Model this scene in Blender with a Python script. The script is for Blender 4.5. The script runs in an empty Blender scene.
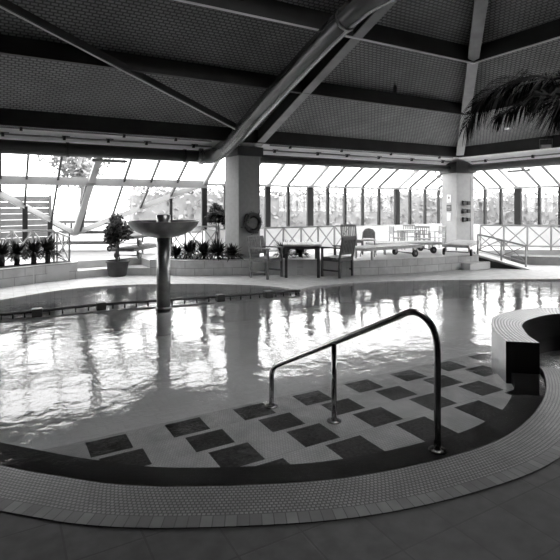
import bpy, bmesh, math, random
from math import radians, sin, cos, pi, tan, atan2, hypot, sqrt
from mathutils import Vector, Matrix
random.seed(7)
S = bpy.context.scene
C = S.collection
# ------------------------------------------------------------------ camera, world, exposure
FPX = 490.0; YH = 205.0; EYE = 1.6; YAW = radians(29.7)
cam = bpy.data.cameras.new('camera'); cob = bpy.data.objects.new('camera', cam); C.objects.link(cob)
cob.location = (0, 0, EYE); cob.rotation_euler = (pi/2, 0, -YAW)
cam.sensor_width = 36; cam.lens = FPX/560*36; cam.shift_y = -(280-YH)/560; cam.clip_end = 300; cam.clip_start = .05
S.camera = cob
W = bpy.data.worlds.new('sky'); S.world = W; W.use_nodes = True
bg = W.node_tree.nodes['Background']; bg.inputs[0].default_value = (1, 1, 1, 1); bg.inputs[1].default_value = 3.3
S.view_settings.view_transform = 'Standard'; S.view_settings.look = 'None'
S.view_settings.exposure = 1.3; S.view_settings.gamma = 1; S.view_settings.use_curve_mapping = False
RV = (cos(YAW), -sin(YAW)); FV = (sin(YAW), cos(YAW))
def P(x, y, z=0.0):
    """measured photo point on the level z -> world point"""
    D = FPX*(EYE-z)/(y-YH); r = (x-280)/FPX*D
    return Vector((r*RV[0]+D*FV[0], r*RV[1]+D*FV[1], z))
def XY(x, D):
    r = (x-280)/FPX*D
    return (r*RV[0]+D*FV[0], r*RV[1]+D*FV[1])
def PY(x, Y):
    r = (x-280)/FPX; D = Y/(r*RV[1]+FV[1]); return r*D*RV[0]+D*FV[0]
# ------------------------------------------------------------------ materials
def newmat(name):
    m = bpy.data.materials.new(name); m.use_nodes = True
    nt = m.node_tree; return m, nt, nt.nodes['Principled BSDF']
def mat(name, g, rough=.6, metal=0, var=.0, scale=8, bump=0, bscale=60, spec=.5):
    m, nt, b = newmat(name)
    b.inputs['Base Color'].default_value = (g, g, g, 1); b.inputs['Roughness'].default_value = rough
    b.inputs['Metallic'].default_value = metal; b.inputs['Specular IOR Level'].default_value = spec
    tc = nt.nodes.new('ShaderNodeTexCoord')
    if var:
        n = nt.nodes.new('ShaderNodeTexNoise'); n.inputs['Scale'].default_value = scale; n.inputs['Detail'].default_value = 5
        nt.links.new(tc.outputs['Object'], n.inputs['Vector'])
        r = nt.nodes.new('ShaderNodeMapRange'); r.inputs[1].default_value = .3; r.inputs[2].default_value = .7
        r.inputs[3].default_value = max(0, g*(1-var)); r.inputs[4].default_value = min(1, g*(1+var))
        nt.links.new(n.outputs['Fac'], r.inputs[0]); nt.links.new(r.outputs[0], b.inputs['Base Color'])
    if bump:
        n = nt.nodes.new('ShaderNodeTexNoise'); n.inputs['Scale'].default_value = bscale
        nt.links.new(tc.outputs['Object'], n.inputs['Vector'])
        bp = nt.nodes.new('ShaderNodeBump'); bp.inputs['Strength'].default_value = bump; bp.inputs['Distance'].default_value = .01
        nt.links.new(n.outputs['Fac'], bp.inputs['Height']); nt.links.new(bp.outputs[0], b.inputs['Normal'])
    return m
def brickmat(name, c1, c2, mortar, bw, rh, ms, coord='Object', offset=.5, rough=.5, loc=(0, 0, 0), rot=(0, 0, 0), noise=.3, bump=.3, spec=.5, nscale=6):
    m, nt, b = newmat(name)
    tc = nt.nodes.new('ShaderNodeTexCoord'); mp = nt.nodes.new('ShaderNodeMapping')
    mp.inputs['Location'].default_value = loc; mp.inputs['Rotation'].default_value = rot
    nt.links.new(tc.outputs[coord], mp.inputs[0])
    br = nt.nodes.new('ShaderNodeTexBrick'); br.offset = offset; br.inputs['Scale'].default_value = 1
    br.inputs['Color1'].default_value = (c1, c1, c1, 1); br.inputs['Color2'].default_value = (c2, c2, c2, 1)
    br.inputs['Mortar'].default_value = (mortar, mortar, mortar, 1)
    br.inputs['Brick Width'].default_value = bw; br.inputs['Row Height'].default_value = rh
    br.inputs['Mortar Size'].default_value = ms; br.inputs['Mortar Smooth'].default_value = .2
    nt.links.new(mp.outputs[0], br.inputs['Vector'])
    n = nt.nodes.new('ShaderNodeTexNoise'); n.inputs['Scale'].default_value = nscale; n.inputs['Detail'].default_value = 6
    nt.links.new(tc.outputs['Object'], n.inputs['Vector'])
    r = nt.nodes.new('ShaderNodeMapRange'); r.inputs[1].default_value = .3; r.inputs[2].default_value = .7
    r.inputs[3].default_value = 1-noise; r.inputs[4].default_value = 1+noise
    nt.links.new(n.outputs['Fac'], r.inputs[0])
    mx = nt.nodes.new('ShaderNodeMix'); mx.data_type = 'RGBA'; mx.blend_type = 'MULTIPLY'; mx.inputs[0].default_value = 1
    nt.links.new(br.outputs['Color'], mx.inputs[6]); nt.links.new(r.outputs[0], mx.inputs[7])
    nt.links.new(mx.outputs[2], b.inputs['Base Color'])
    b.inputs['Roughness'].default_value = rough; b.inputs['Specular IOR Level'].default_value = spec
    if bump:
        bp = nt.nodes.new('ShaderNodeBump'); bp.invert = True; bp.inputs['Strength'].default_value = bump; bp.inputs['Distance'].default_value = .004
        nt.links.new(br.outputs['Fac'], bp.inputs['Height']); nt.links.new(bp.outputs[0], b.inputs['Normal'])
    return m
def glassmat(name, fac, tint):
    m = bpy.data.materials.new(name); m.use_nodes = True; nt = m.node_tree; nt.nodes.clear()
    o = nt.nodes.new('ShaderNodeOutputMaterial'); mx = nt.nodes.new('ShaderNodeMixShader')
    t = nt.nodes.new('ShaderNodeBsdfTransparent'); t.inputs[0].default_value = (tint, tint, tint, 1)
    g = nt.nodes.new('ShaderNodeBsdfGlossy'); g.inputs['Roughness'].default_value = .02
    mx.inputs[0].default_value = fac
    nt.links.new(t.outputs[0], mx.inputs[1]); nt.links.new(g.outputs[0], mx.inputs[2]); nt.links.new(mx.outputs[0], o.inputs[0])
    return m
def watermat(name, tint, b1, b2):
    m = bpy.data.materials.new(name); m.use_nodes = True; nt = m.node_tree; nt.nodes.clear(); L = nt.links.new
    o = nt.nodes.new('ShaderNodeOutputMaterial'); mx = nt.nodes.new('ShaderNodeMixShader')
    t = nt.nodes.new('ShaderNodeBsdfTransparent'); t.inputs[0].default_value = (tint, tint, tint, 1)
    g = nt.nodes.new('ShaderNodeBsdfGlossy'); g.inputs['Roughness'].default_value = .025
    tc = nt.nodes.new('ShaderNodeTexCoord')
    n1 = nt.nodes.new('ShaderNodeTexNoise'); n1.inputs['Scale'].default_value = 11; n1.inputs['Detail'].default_value = 3
    n2 = nt.nodes.new('ShaderNodeTexNoise'); n2.inputs['Scale'].default_value = 2.2; n2.inputs['Detail'].default_value = 1
    ad = nt.nodes.new('ShaderNodeMath'); ad.operation = 'MULTIPLY_ADD'; ad.inputs[1].default_value = .35
    L(tc.outputs['Object'], n1.inputs['Vector']); L(tc.outputs['Object'], n2.inputs['Vector'])
    L(n1.outputs['Fac'], ad.inputs[0]); L(n2.outputs['Fac'], ad.inputs[2])
    bp = nt.nodes.new('ShaderNodeBump'); bp.inputs['Strength'].default_value = b1; bp.inputs['Distance'].default_value = b2
    L(ad.outputs[0], bp.inputs['Height']); L(bp.outputs[0], g.inputs['Normal'])
    fr = nt.nodes.new('ShaderNodeFresnel'); fr.inputs['IOR'].default_value = 1.33; L(bp.outputs[0], fr.inputs['Normal'])
    L(fr.outputs[0], mx.inputs[0]); L(t.outputs[0], mx.inputs[1]); L(g.outputs[0], mx.inputs[2]); L(mx.outputs[0], o.inputs[0])
    return m
M = {}
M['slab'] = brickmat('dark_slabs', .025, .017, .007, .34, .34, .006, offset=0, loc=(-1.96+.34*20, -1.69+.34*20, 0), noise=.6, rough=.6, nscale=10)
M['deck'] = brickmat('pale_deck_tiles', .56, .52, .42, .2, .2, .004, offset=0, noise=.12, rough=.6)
M['ring'] = brickmat('grip_mosaic', .145, .11, .015, .024, .024, .0045, coord='UV', noise=.25, rough=.4, bump=.8)
M['ringbrick'] = brickmat('edge_bricks', .11, .055, .02, .062, .3, .003, coord='UV', offset=0, noise=.25, rough=.5)
M['band'] = brickmat('dark_ledge_tiles', .012, .015, .01, .05, .05, .002, coord='UV', noise=.3, rough=.35)
M['mosaic'] = brickmat('light_mosaic', .56, .5, .33, .022, .022, .0025, noise=.15, rough=.4, bump=.3)
M['marble'] = mat('dark_marble', .036, .4, var=1, scale=42)
M['poolfloor'] = brickmat('pool_floor_tiles', .62, .6, .53, .15, .15, .003, noise=.1, rough=.5, nscale=1.5)
M['walltop'] = brickmat('curved_wall_mosaic', .62, .5, .08, .05, .04, .011, coord='UV', noise=.15, rough=.35, bump=.8)
M['wallside'] = brickmat('curved_wall_side', .75, .7, .55, .026, .026, .0025, coord='UV', noise=.08, rough=.3)
M['darkside'] = brickmat('curved_wall_dark', .012, .012, .008, .05, .05, .002, coord='UV', noise=.1, rough=.35)  # inner face's shade is put into this near-black; the end face shares it
M['block'] = brickmat('pale_blockwork', .6, .52, .36, .42, .17, .008, coord='UV', noise=.12, rough=.8)
M['platform'] = mat('pale_paving', .62, .7, var=.08, scale=3)
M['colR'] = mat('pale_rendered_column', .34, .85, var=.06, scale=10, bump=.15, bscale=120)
M['soil'] = mat('soil', .06, .95, var=.5, scale=30)
M['roof'] = brickmat('perforated_ceiling_boards', .27, .23, .07, .10, .06, .012, noise=.15, rough=.8, bump=0, nscale=2)
M['roofR'] = brickmat('perforated_ceiling_boards_side', .27, .23, .07, .10, .06, .012, noise=.15, rough=.8, bump=0, rot=(0, 0, pi/2), nscale=2)
M['beam'] = mat('dark_beam', .02, .55, var=.3, scale=3)
M['soffit'] = mat('lit_soffit', .30, .5, var=.15, scale=4)  # paler than the dark web: window light put into the underside's colour
M['duct'] = mat('duct_metal', .2, .26, metal=.7, var=.15, scale=3)
M['ductdark'] = mat('dark_duct_metal', .10, .35, metal=.3, var=.15, scale=3)
M['ductblack'] = mat('black_duct_metal', .015, .45, metal=.2)
M['lip'] = mat('lit_edge', .6, .35)
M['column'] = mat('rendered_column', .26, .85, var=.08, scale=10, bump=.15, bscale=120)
M['white'] = mat('white_paint', .85, .5, var=.04)
M['hdr'] = mat('pale_frame_paint', .32, .5, var=.04)
M['mullion'] = mat('black_frame', .012, .5)
M['bar'] = mat('glazing_bar', .02, .5)
M['raft'] = mat('pale_rafter', .36, .5)
M['glass'] = glassmat('window_glass', .035, .97)
M['water'] = watermat('pool_water', .95, .2, .04)
M['spawater'] = watermat('spa_water', .8, .8, .05)
M['steel'] = mat('brushed_steel', .36, .22, metal=1, var=.1, scale=20)
M['bronze'] = mat('fountain_metal', .30, .33, metal=1, var=.3, scale=6, bump=.1, bscale=40)
M['wood'] = mat('weathered_teak', .17, .6, var=.3, scale=20)
M['darkwood'] = mat('dark_teak', .06, .6, var=.3, scale=20)
M['palewood'] = mat('pale_teak', .44, .6, var=.2, scale=20)
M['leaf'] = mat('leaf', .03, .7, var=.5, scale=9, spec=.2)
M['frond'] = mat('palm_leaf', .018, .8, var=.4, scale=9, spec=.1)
M['bark'] = mat('bark', .09, .9, var=.4, scale=25)
M['palmbark'] = mat('palm_bark', .06, .9, var=.4, scale=25)
M['pot'] = mat('dark_pot', .05, .5, var=.3, scale=6)
M['black'] = mat('black_plastic', .015, .4)
M['grey'] = mat('grey_plastic', .2, .5)
M['paper'] = mat('paper', .75, .7)
M['walld'] = mat('dim_wall', .12, .9, var=.1, scale=3)
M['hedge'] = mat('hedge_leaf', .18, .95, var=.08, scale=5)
M['woods'] = mat('distant_leaf', .19, .95, var=.1, scale=1)
M['outboard'] = mat('weathered_boards', .075, .8, var=.15, scale=6)
M['outwood'] = mat('weathered_lounger', .09, .7, var=.2, scale=9)
M['rail'] = mat('railing_paint', .38, .5, var=.04)
M['lawn'] = mat('pale_ground', .22, .9, var=.15, scale=1)
M['board'] = brickmat('pale_boards', .30, .26, .12, 4, .14, .01, coord='UV', noise=.12, rough=.8)
M['cloth'] = mat('white_cushion', .7, .9)
# ------------------------------------------------------------------ mesh helpers
class MB:
    def __init__(s): s.bm = bmesh.new(); s.uv = s.bm.loops.layers.uv.new('uv')
    def box(s, c, size, rot=None, mi=0):
        c = Vector(c); h = Vector(size)/2; R = rot or Matrix.Identity(3)
        v = [s.bm.verts.new(c + R @ Vector((sx*h.x, sy*h.y, sz*h.z))) for sx in (-1, 1) for sy in (-1, 1) for sz in (-1, 1)]
        for q in ((0, 1, 3, 2), (4, 6, 7, 5), (0, 4, 5, 1), (2, 3, 7, 6), (0, 2, 6, 4), (1, 5, 7, 3)):
            f = s.bm.faces.new([v[i] for i in q]); f.material_index = mi
        return s
    def bar(s, a, b, w, h, up=(0, 0, 1), mi=0):
        """box from a to b, w across, h along up"""
        a = Vector(a); b = Vector(b); d = b-a; L = d.length; x = d.normalized()
        u = Vector(up); y = u.cross(x)
        if y.length < 1e-4: y = Vector((0, 1, 0)).cross(x)
        y.normalize(); z = x.cross(y)
        return s.box((a+b)/2, (L, w, h), Matrix((x, y, z)).transposed(), mi)
    def tube(s, pts, r, n=10, cap=True, smooth=True, mi=0):
        pts = [Vector(p) for p in pts]; rs = r if isinstance(r, (list, tuple)) else [r]*len(pts)
        rings = []; ref = None
        for i, p in enumerate(pts):
            t = (pts[min(i+1, len(pts)-1)]-pts[max(i-1, 0)]).normalized()
            if ref is None: ref = Vector((0, 0, 1)) if abs(t.z) < .9 else Vector((1, 0, 0))
            x = ref.cross(t).normalized(); y = t.cross(x); ref = y.copy()
            rings.append([s.bm.verts.new(p+(x*cos(2*pi*k/n)+y*sin(2*pi*k/n))*rs[i]) for k in range(n)])
        for i in range(len(pts)-1):
            for k in range(n):
                f = s.bm.faces.new((rings[i][k], rings[i][(k+1) % n], rings[i+1][(k+1) % n], rings[i+1][k])); f.smooth = smooth; f.material_index = mi
        if cap:
            for rg in (rings[0], rings[-1]):
                f = s.bm.faces.new(rg); f.material_index = mi
        return s
    def lathe(s, prof, c=(0, 0, 0), n=32, smooth=True):
        c = Vector(c); rings = []
        for r, z in prof:
            rings.append([s.bm.verts.new(c+Vector((r*cos(2*pi*k/n), r*sin(2*pi*k/n), z))) for k in range(n)] if r > 1e-5 else [s.bm.verts.new(c+Vector((0, 0, z)))])
        for A, B in zip(rings, rings[1:]):
            for k in range(n):
                k2 = (k+1) % n
                if len(A) == 1 and len(B) == 1: continue
                if len(A) == 1: f = s.bm.faces.new((A[0], B[k], B[k2]))
                elif len(B) == 1: f = s.bm.faces.new((A[k], A[k2], B[0]))
                else: f = s.bm.faces.new((A[k], A[k2], B[k2], B[k]))
                f.smooth = smooth
        return s
    def quad(s, pts, mi=0, uv=None):
        f = s.bm.faces.new([s.bm.verts.new(p) for p in pts]); f.material_index = mi
        if uv:
            for l, u in zip(f.loops, uv): l[s.uv].uv = u
        return f
    def prism(s, poly, z0, z1, mi=0):
        """extruded plan polygon, with UV running along the sides"""
        lo = [s.bm.verts.new((x, y, z0)) for x, y in poly]; hi = [s.bm.verts.new((x, y, z1)) for x, y in poly]
        n = len(poly); u = 0
        for i in range(n):
            j = (i+1) % n; L = hypot(poly[j][0]-poly[i][0], poly[j][1]-poly[i][1])
            f = s.bm.faces.new((lo[i], lo[j], hi[j], hi[i])); f.material_index = mi
            for l, q in zip(f.loops, ((u, z0), (u+L, z0), (u+L, z1), (u, z1))): l[s.uv].uv = q
            u += L
        f1 = s.bm.faces.new(hi); f2 = s.bm.faces.new(lo[::-1])
        for f in (f1, f2):
            f.material_index = mi
            for l in f.loops: l[s.uv].uv = (l.vert.co.x, l.vert.co.y)
        f1.normal_update(); f2.normal_update()
        bmesh.ops.triangulate(s.bm, faces=[f1, f2], ngon_method='EAR_CLIP')
        return s
    def strip(s, A, B, z0, z1, us=1.0, mis=(0, 0, 0)):
        """solid ribbon between two plan polylines; UV along its length; mis: top, side A, side B"""
        u = 0; w = 0; n = len(A)
        va = [[s.bm.verts.new((p[0], p[1], z)) for p in A] for z in (z0, z1)]
        vb = [[s.bm.verts.new((p[0], p[1], z)) for p in B] for z in (z0, z1)]
        for i in range(n-1):
            m0 = ((A[i][0]+B[i][0])/2, (A[i][1]+B[i][1])/2); m1 = ((A[i+1][0]+B[i+1][0])/2, (A[i+1][1]+B[i+1][1])/2)
            L = hypot(m1[0]-m0[0], m1[1]-m0[1])*us; wd = hypot(A[i][0]-B[i][0], A[i][1]-B[i][1])
            for vs, uv, mi in (((va[1][i], va[1][i+1], vb[1][i+1], vb[1][i]), ((u, 0), (u+L, 0), (u+L, wd), (u, wd)), mis[0]),
                               ((va[0][i], va[0][i+1], va[1][i+1], va[1][i]), ((u, z0), (u+L, z0), (u+L, z1), (u, z1)), mis[1]),
                               ((vb[0][i], vb[0][i+1], vb[1][i+1], vb[1][i]), ((u, z0), (u+L, z0), (u+L, z1), (u, z1)), mis[2]),
                               ((va[0][i], va[0][i+1], vb[0][i+1], vb[0][i]), ((u, 0), (u+L, 0), (u+L, wd), (u, wd)), mis[0])):
                f = s.bm.faces.new(vs); f.material_index = mi
                for l, q in zip(f.loops, uv): l[s.uv].uv = q
            u += L
        for i in (0, n-1):
            f = s.bm.faces.new((va[0][i], vb[0][i], vb[1][i], va[1][i])); f.material_index = mis[2]
            for l, q in zip(f.loops, ((0, z0), (.3, z0), (.3, z1), (0, z1))): l[s.uv].uv = q
        return s
    def build(s, name, m, parent=None, bevel=0):
        if not getattr(s, 'flat', 0): bmesh.ops.recalc_face_normals(s.bm, faces=s.bm.faces[:])
        me = bpy.data.meshes.new(name); s.bm.to_mesh(me); s.bm.free()
        for k in (m if isinstance(m, (list, tuple)) else [m]): me.materials.append(M[k])
        o = bpy.data.objects.new(name, me); C.objects.link(o)
        if parent: o.parent = parent
        if bevel:
            b = o.modifiers.new('bevel', 'BEVEL'); b.width = bevel; b.segments = 2; b.limit_method = 'ANGLE'
        return o
def tag(o, label=None, cat=None, group=None, kind=None):
    if label: o['label'] = label
    if cat: o['category'] = cat
    if group: o['group'] = group
    if kind: o['kind'] = kind
    return o
def st(o): o['kind'] = 'structure'; return o
def empty(name, loc, rz=0):
    o = bpy.data.objects.new(name, None); C.objects.link(o); o.location = loc; o.rotation_euler = (0, 0, rz); return o
def copy_tree(o, parent=None):
    c = o.copy(); C.objects.link(c)
    if parent: c.parent = parent
    for ch in list(o.children): copy_tree(ch, c)
    return c
def smooth_line(pts, n=6):
    out = []
    P_ = [pts[0]]+list(pts)+[pts[-1]]
    for i in range(1, len(P_)-2):
        p0, p1, p2, p3 = P_[i-1], P_[i], P_[i+1], P_[i+2]
        for k in range(n):
            t = k/n
            out.append(tuple(.5*((2*p1[a])+(-p0[a]+p2[a])*t+(2*p0[a]-5*p1[a]+4*p2[a]-p3[a])*t*t+(-p0[a]+3*p1[a]-3*p2[a]+p3[a])*t**3) for a in range(len(p1))))
    out.append(tuple(pts[-1])); return out
def offset_line(pts, d):
    """offset a plan polyline to its right-hand side by d"""
    out = []
    for i in range(len(pts)):
        a = pts[max(i-1, 0)]; b = pts[min(i+1, len(pts)-1)]
        tx, ty = b[0]-a[0], b[1]-a[1]; L = hypot(tx, ty) or 1
        out.append((pts[i][0]+ty/L*d, pts[i][1]-tx/L*d))
    return out
# ------------------------------------------------------------------ setting: ground, decks, pool
XR, YF = 12.88, 10.95        # eaves lines of the hall
SX, SY = .372, .4            # roof slopes
ZE = 2.65                    # underside of the eaves
PF = .33                     # height of the raised terrace
near = [(-1.6, 6.5), (-1.3, 5.4), (-.7, 4.3), (0, 3.46), (.34, 3.11), (.62, 2.86), (.98, 2.64), (1.5, 2.39), (1.9, 2.26), (2.35, 2.18), (2.82, 2.15), (3.25, 2.21), (3.72, 2.36), (4.13, 2.56), (4.47, 2.79), (4.62, 2.93)]
nearS = smooth_line(near, 5)
spaC = (5.75, 2.68); spaR = 1.15
spaS = [(spaC[0]+spaR*cos(radians(a)), spaC[1]+spaR*sin(radians(a))) for a in range(180, 361, 10)]
east = [(7.2, 3.1), (9, 3.5), (11.2, 3.7), (11.9, 4.4)]
far = [(-1.6, 6.5), (-1.4, 7.8), (-.8, 8.9), (-.01, 9.5), (1, 10.05), (2, 10.1), (3.1, 9.7), (4.0, 9.1), (4.6, 8.5), (4.9, 7.85)]
far2 = [(4.9, 7.85), (5.4, 8.08), (6.2, 8.02), (7.31, 7.71), (8.94, 7.01), (10.51, 6.2), (11.6, 5.3), (11.9, 4.4)]
farS = smooth_line(far, 4); far2S = smooth_line(far2, 4)
plat = [(-3.2, 10.0), (-1.5, 10.35), (-.01, 10.88), (.75, 11.22), (1.45, 11.42)]
platB = [(2.97, 11.2), (3.4, 10.85), (3.75, 10.57), (4.83, 10.14), (5.99, 9.57), (6.93, 8.85), (7.7, 8.6), (8.64, 8.44), (9.6, 8.36), (10.47, 8.3), (10.62, 8.44)]
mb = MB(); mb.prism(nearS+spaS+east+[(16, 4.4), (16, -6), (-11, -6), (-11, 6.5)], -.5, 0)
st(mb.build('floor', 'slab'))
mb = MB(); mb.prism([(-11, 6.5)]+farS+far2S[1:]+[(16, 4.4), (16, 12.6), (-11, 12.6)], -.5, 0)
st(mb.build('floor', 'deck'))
# rings round the near edge
ringA = nearS; ringB = offset_line(ringA, .265); ringC = offset_line(ringA, .355)
mb = MB(); mb.strip(ringA, ringB, -.01, .004); st(mb.build('trim_1', 'ring'))
mb = MB(); mb.strip(ringB, ringC, -.01, .005); st(mb.build('trim_2', 'ringbrick'))
# pool shell
poolpoly = nearS+[(4.9, 3.3), (5.3, 3.6), (5.75, 3.68), (6.3, 3.6), (6.9, 3.2)]+east+far2S[::-1][1:]+farS[::-1][1:-1]
mb = MB(); mb.prism(poolpoly, -.55, -.40); st(mb.build('floor', 'poolfloor'))
band0 = offset_line(nearS, -.34)
band0 = [(x+(a[0]-x)*f_, y+(a[1]-y)*f_) for (x, y), a in zip(band0, nearS) for f_ in [.24*max(0, min(1, (a[0]-2.6)/1.0))]]
mb = MB(); mb.strip(nearS, band0, -.5, -.07); st(mb.build('trim_3', 'band'))
mb = MB(); mb.strip(nearS, offset_line(nearS, .012), -.4, -.0, mis=(0, 0, 0)); st(mb.build('trim_4', 'band'))
def inside(x, y, poly):
    r = False; n = len(poly)
    for i in range(n):
        x1, y1 = poly[i]; x2, y2 = poly[(i+1) % n]
        if (y1 > y) != (y2 > y) and x < (x2-x1)*(y-y1)/(y2-y1)+x1: r = not r
    return r
inner = band0
def seg_x(Y):
    """where the inner edge of the dark ledge crosses a line of constant Y"""
    xs = [a[0]+(Y-a[1])/(b[1]-a[1])*(b[0]-a[0]) for a, b in zip(inner, inner[1:]) if (a[1]-Y)*(b[1]-Y) < 0]
    return (min(xs), max(xs)) if len(xs) > 1 else ((xs[0], 5.2) if xs else (0, 5.2))
# submerged steps: light mosaic treads with dark marble squares
for (y0, y1, z, x0, pit, n0, n1) in ((2.45, 2.93, -.12, .69, .664, 0, 6), (2.93, 3.36, -.18, .645, .651, -1, 6), (3.36, 3.78, -.24, .62, .647, -1, 7), (3.78, 4.215, -.30, .59, .642, -1, 8)):
    mb = MB(); xa, xb = .05, 6.6
    xl = []; 
    # full width tread clipped to the pool by the ledge that overlaps it
    lim = 5.2 if z > -.2 else 5.6
    Y1 = y1
    lo = seg_x(y0+.05)[0]-.25 if y0 > 2.5 else .7
    dark = [(x0+pit*k, x0+pit*k+.315) for k in range(n0, n1) if x0+pit*k > lo-.0 and x0+pit*k+.32 < lim]
    cuts = sorted(set([lo, lim]+[c for d in dark for c in d]))
    yt = y1-.045
    # tread solid
    mb.box(((lo+lim)/2, (y0+y1)/2+.0, (z-.005-.40)/2), (lim-lo, y1-y0, z-.005+.40))
    for a, b in zip(cuts, cuts[1:]):
        isd = any(abs(a-d[0]) < 1e-6 for d in dark)
        mb.quad([(a, y0, z), (b, y0, z), (b, yt, z), (a, yt, z)], 1 if isd else 0)
    mb.quad([(lo, yt, z), (lim, yt, z), (lim, y1, z), (lo, y1, z)], 0)
    st(mb.build('floor', ['mosaic', 'marble']))
# water
def sheet(poly, z):
    mb = MB(); f = mb.bm.faces.new([mb.bm.verts.new((x, y, z)) for x, y in poly]); f.normal_update()
    if f.normal.z < 0: f.normal_flip()
    bmesh.ops.triangulate(mb.bm, faces=[f], ngon_method='EAR_CLIP'); mb.flat = True; return mb
mb = sheet(poolpoly, -.03)
wv = mb.build('pool_water', 'water'); tag(wv, 'rippled pool water reflecting the bright windows', 'water', kind='stuff')
# spa
mb = MB(); cir = [(spaC[0]+(spaR+.02)*cos(2*pi*k/48), spaC[1]+(spaR+.02)*sin(2*pi*k/48)) for k in range(48)]
mb.prism(cir, -.6, -.5); st(mb.build('floor', 'poolfloor'))
for k, (ro, ri, z) in enumerate(((spaR+.01, spaR-.16, -.07), (spaR-.16, spaR-.5, -.22))):
    A = [(spaC[0]+ro*cos(radians(a)), spaC[1]+ro*sin(radians(a))) for a in range(0, 361, 8)]
    B = [(spaC[0]+ri*cos(radians(a)), spaC[1]+ri*sin(radians(a))) for a in range(0, 361, 8)]
    mb = MB(); mb.strip(A, B, -.5, z); st(mb.build('trim_%d' % (100+k), 'ring'))
cir = [(spaC[0]+(spaR-.005)*cos(2*pi*k/48), spaC[1]+(spaR-.005)*sin(2*pi*k/48)) for k in range(48)]
mb = sheet(cir, -.04); tag(mb.build('spa_water', 'spawater'), 'rippled water of the small round spa behind the curved wall', 'water', kind='stuff')
# curved divider wall
wo = [(4.38, 3.13), (4.62, 3.43), (4.88, 3.67), (5.18, 3.87), (5.5, 3.97), (5.84, 3.985), (6.2, 3.93), (6.55, 3.75), (6.9, 3.45), (7.15, 3.05)]
wi = [(4.62, 2.93), (4.76, 3.13), (4.92, 3.29), (5.13, 3.46), (5.42, 3.58), (5.79, 3.63), (6.06, 3.6), (6.4, 3.46), (6.68, 3.2), (6.85, 2.95)]
woS = smooth_line(wo, 6); wiS = smooth_line(wi, 6)
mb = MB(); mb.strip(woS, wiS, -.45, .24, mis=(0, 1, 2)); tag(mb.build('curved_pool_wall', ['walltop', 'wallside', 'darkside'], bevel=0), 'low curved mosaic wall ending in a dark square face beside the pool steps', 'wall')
# raised terrace, planters, steps
pl = plat+[(1.5, 11.9), (2.95, 11.9)]+platB+[(11.0, 8.9), (12.4, 8.9), (14.1, 7.9), (16, 7.9), (16, 12.6), (-11, 12.6), (-11, 10.0)]
mb = MB(); mb.prism(pl, 0, PF); st(mb.build('floor', ['platform']))
mb = MB(); mb.prism([(-60, 12.55), (60, 12.55), (60, 90), (-60, 90)], 0, PF-.005); st(mb.build('floor', 'lawn'))
mb = MB(); mb.prism([(16, 12.6), (60, 12.6), (60, -60), (16, -60)], 0, PF-.01); st(mb.build('floor', 'lawn'))
mb = MB(); mb.prism([(1.45, 11.42), (2.14, 11.52), (2.97, 11.2), (2.95, 11.9), (1.5, 11.9)], 0, .165); st(mb.build('floor', 'platform'))
mb = MB(); mb.prism([(9.9, 8.38), (10.0, 8.12), (10.72, 8.10), (10.80, 8.19), (10.60, 8.44), (10.47, 8.32)], 0, .165); st(mb.build('floor', 'platform'))
# left planter (kerb + soil) and middle planter
def kerb(line, w, z0, z1, name, m, off=-1):
    L = smooth_line(line, 4); mb = MB(); mb.strip(offset_line(L, .004), offset_line(L, -w), z0, z1); return st(mb.build(name, m))
kerb(plat, .12, 0, PF+.03, 'trim_7', 'block'); kerb(platB[:6], .12, 0, PF+.02, 'trim_8', 'block'); kerb(platB[5:], .10, 0, PF+.008, 'trim_9', 'block')
L = smooth_line(plat, 4); mb = MB(); mb.strip(offset_line(L, -.12), offset_line(L, -.62), PF-.1, PF+.015); tag(mb.build('planter_soil', 'soil'), 'dark soil of the planter behind the row of spiky plants', 'soil', kind='stuff')
L = smooth_line(platB[:4], 4); mb = MB(); mb.strip(offset_line(L, -.12), offset_line(L, -.40), PF-.1, PF+.015); tag(mb.build('planter_soil', 'soil'), 'dark soil of the planter under the ferns by the column', 'soil', kind='stuff')
# ramp beside the terrace end
ra = Vector((10.62, 8.44, PF)); rb = Vector((11.36, 7.44, 0)); n = Vector((.75, .66, 0))*1.15
mb = MB(); a0 = Vector((ra.x, ra.y, 0)); q = [ra, rb, rb+n, ra+n]; g = [mb.bm.verts.new(p) for p in q+[a0, a0+n]]
for f in ((0, 1, 2, 3), (4, 1, 0), (5, 3, 2), (4, 0, 3, 5), (4, 5, 2, 1)): mb.bm.faces.new([g[i] for i in f])
st(mb.build('floor', 'platform'))
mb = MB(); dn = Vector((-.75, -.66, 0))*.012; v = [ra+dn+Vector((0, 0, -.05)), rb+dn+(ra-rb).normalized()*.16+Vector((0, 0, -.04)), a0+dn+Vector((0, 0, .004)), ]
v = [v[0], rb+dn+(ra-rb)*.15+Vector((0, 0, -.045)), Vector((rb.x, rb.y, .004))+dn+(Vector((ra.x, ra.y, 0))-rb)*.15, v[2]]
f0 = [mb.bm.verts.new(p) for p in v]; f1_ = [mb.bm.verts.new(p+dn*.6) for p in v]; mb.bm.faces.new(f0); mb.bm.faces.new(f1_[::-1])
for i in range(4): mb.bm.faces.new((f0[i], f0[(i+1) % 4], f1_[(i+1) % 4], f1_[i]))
st(mb.build('trim_5', 'beam'))  # dark panel standing in for the shade under the ramp
kr = smooth_line([(12.1, 8.5), (12.3, 8.1), (12.7, 7.7), (13.3, 7.3), (14.1, 7.1)], 4)
mb = MB(); mb.strip(kr, offset_line(kr, -.6), 0, .22); st(mb.build('trim_10', 'column'))
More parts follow.
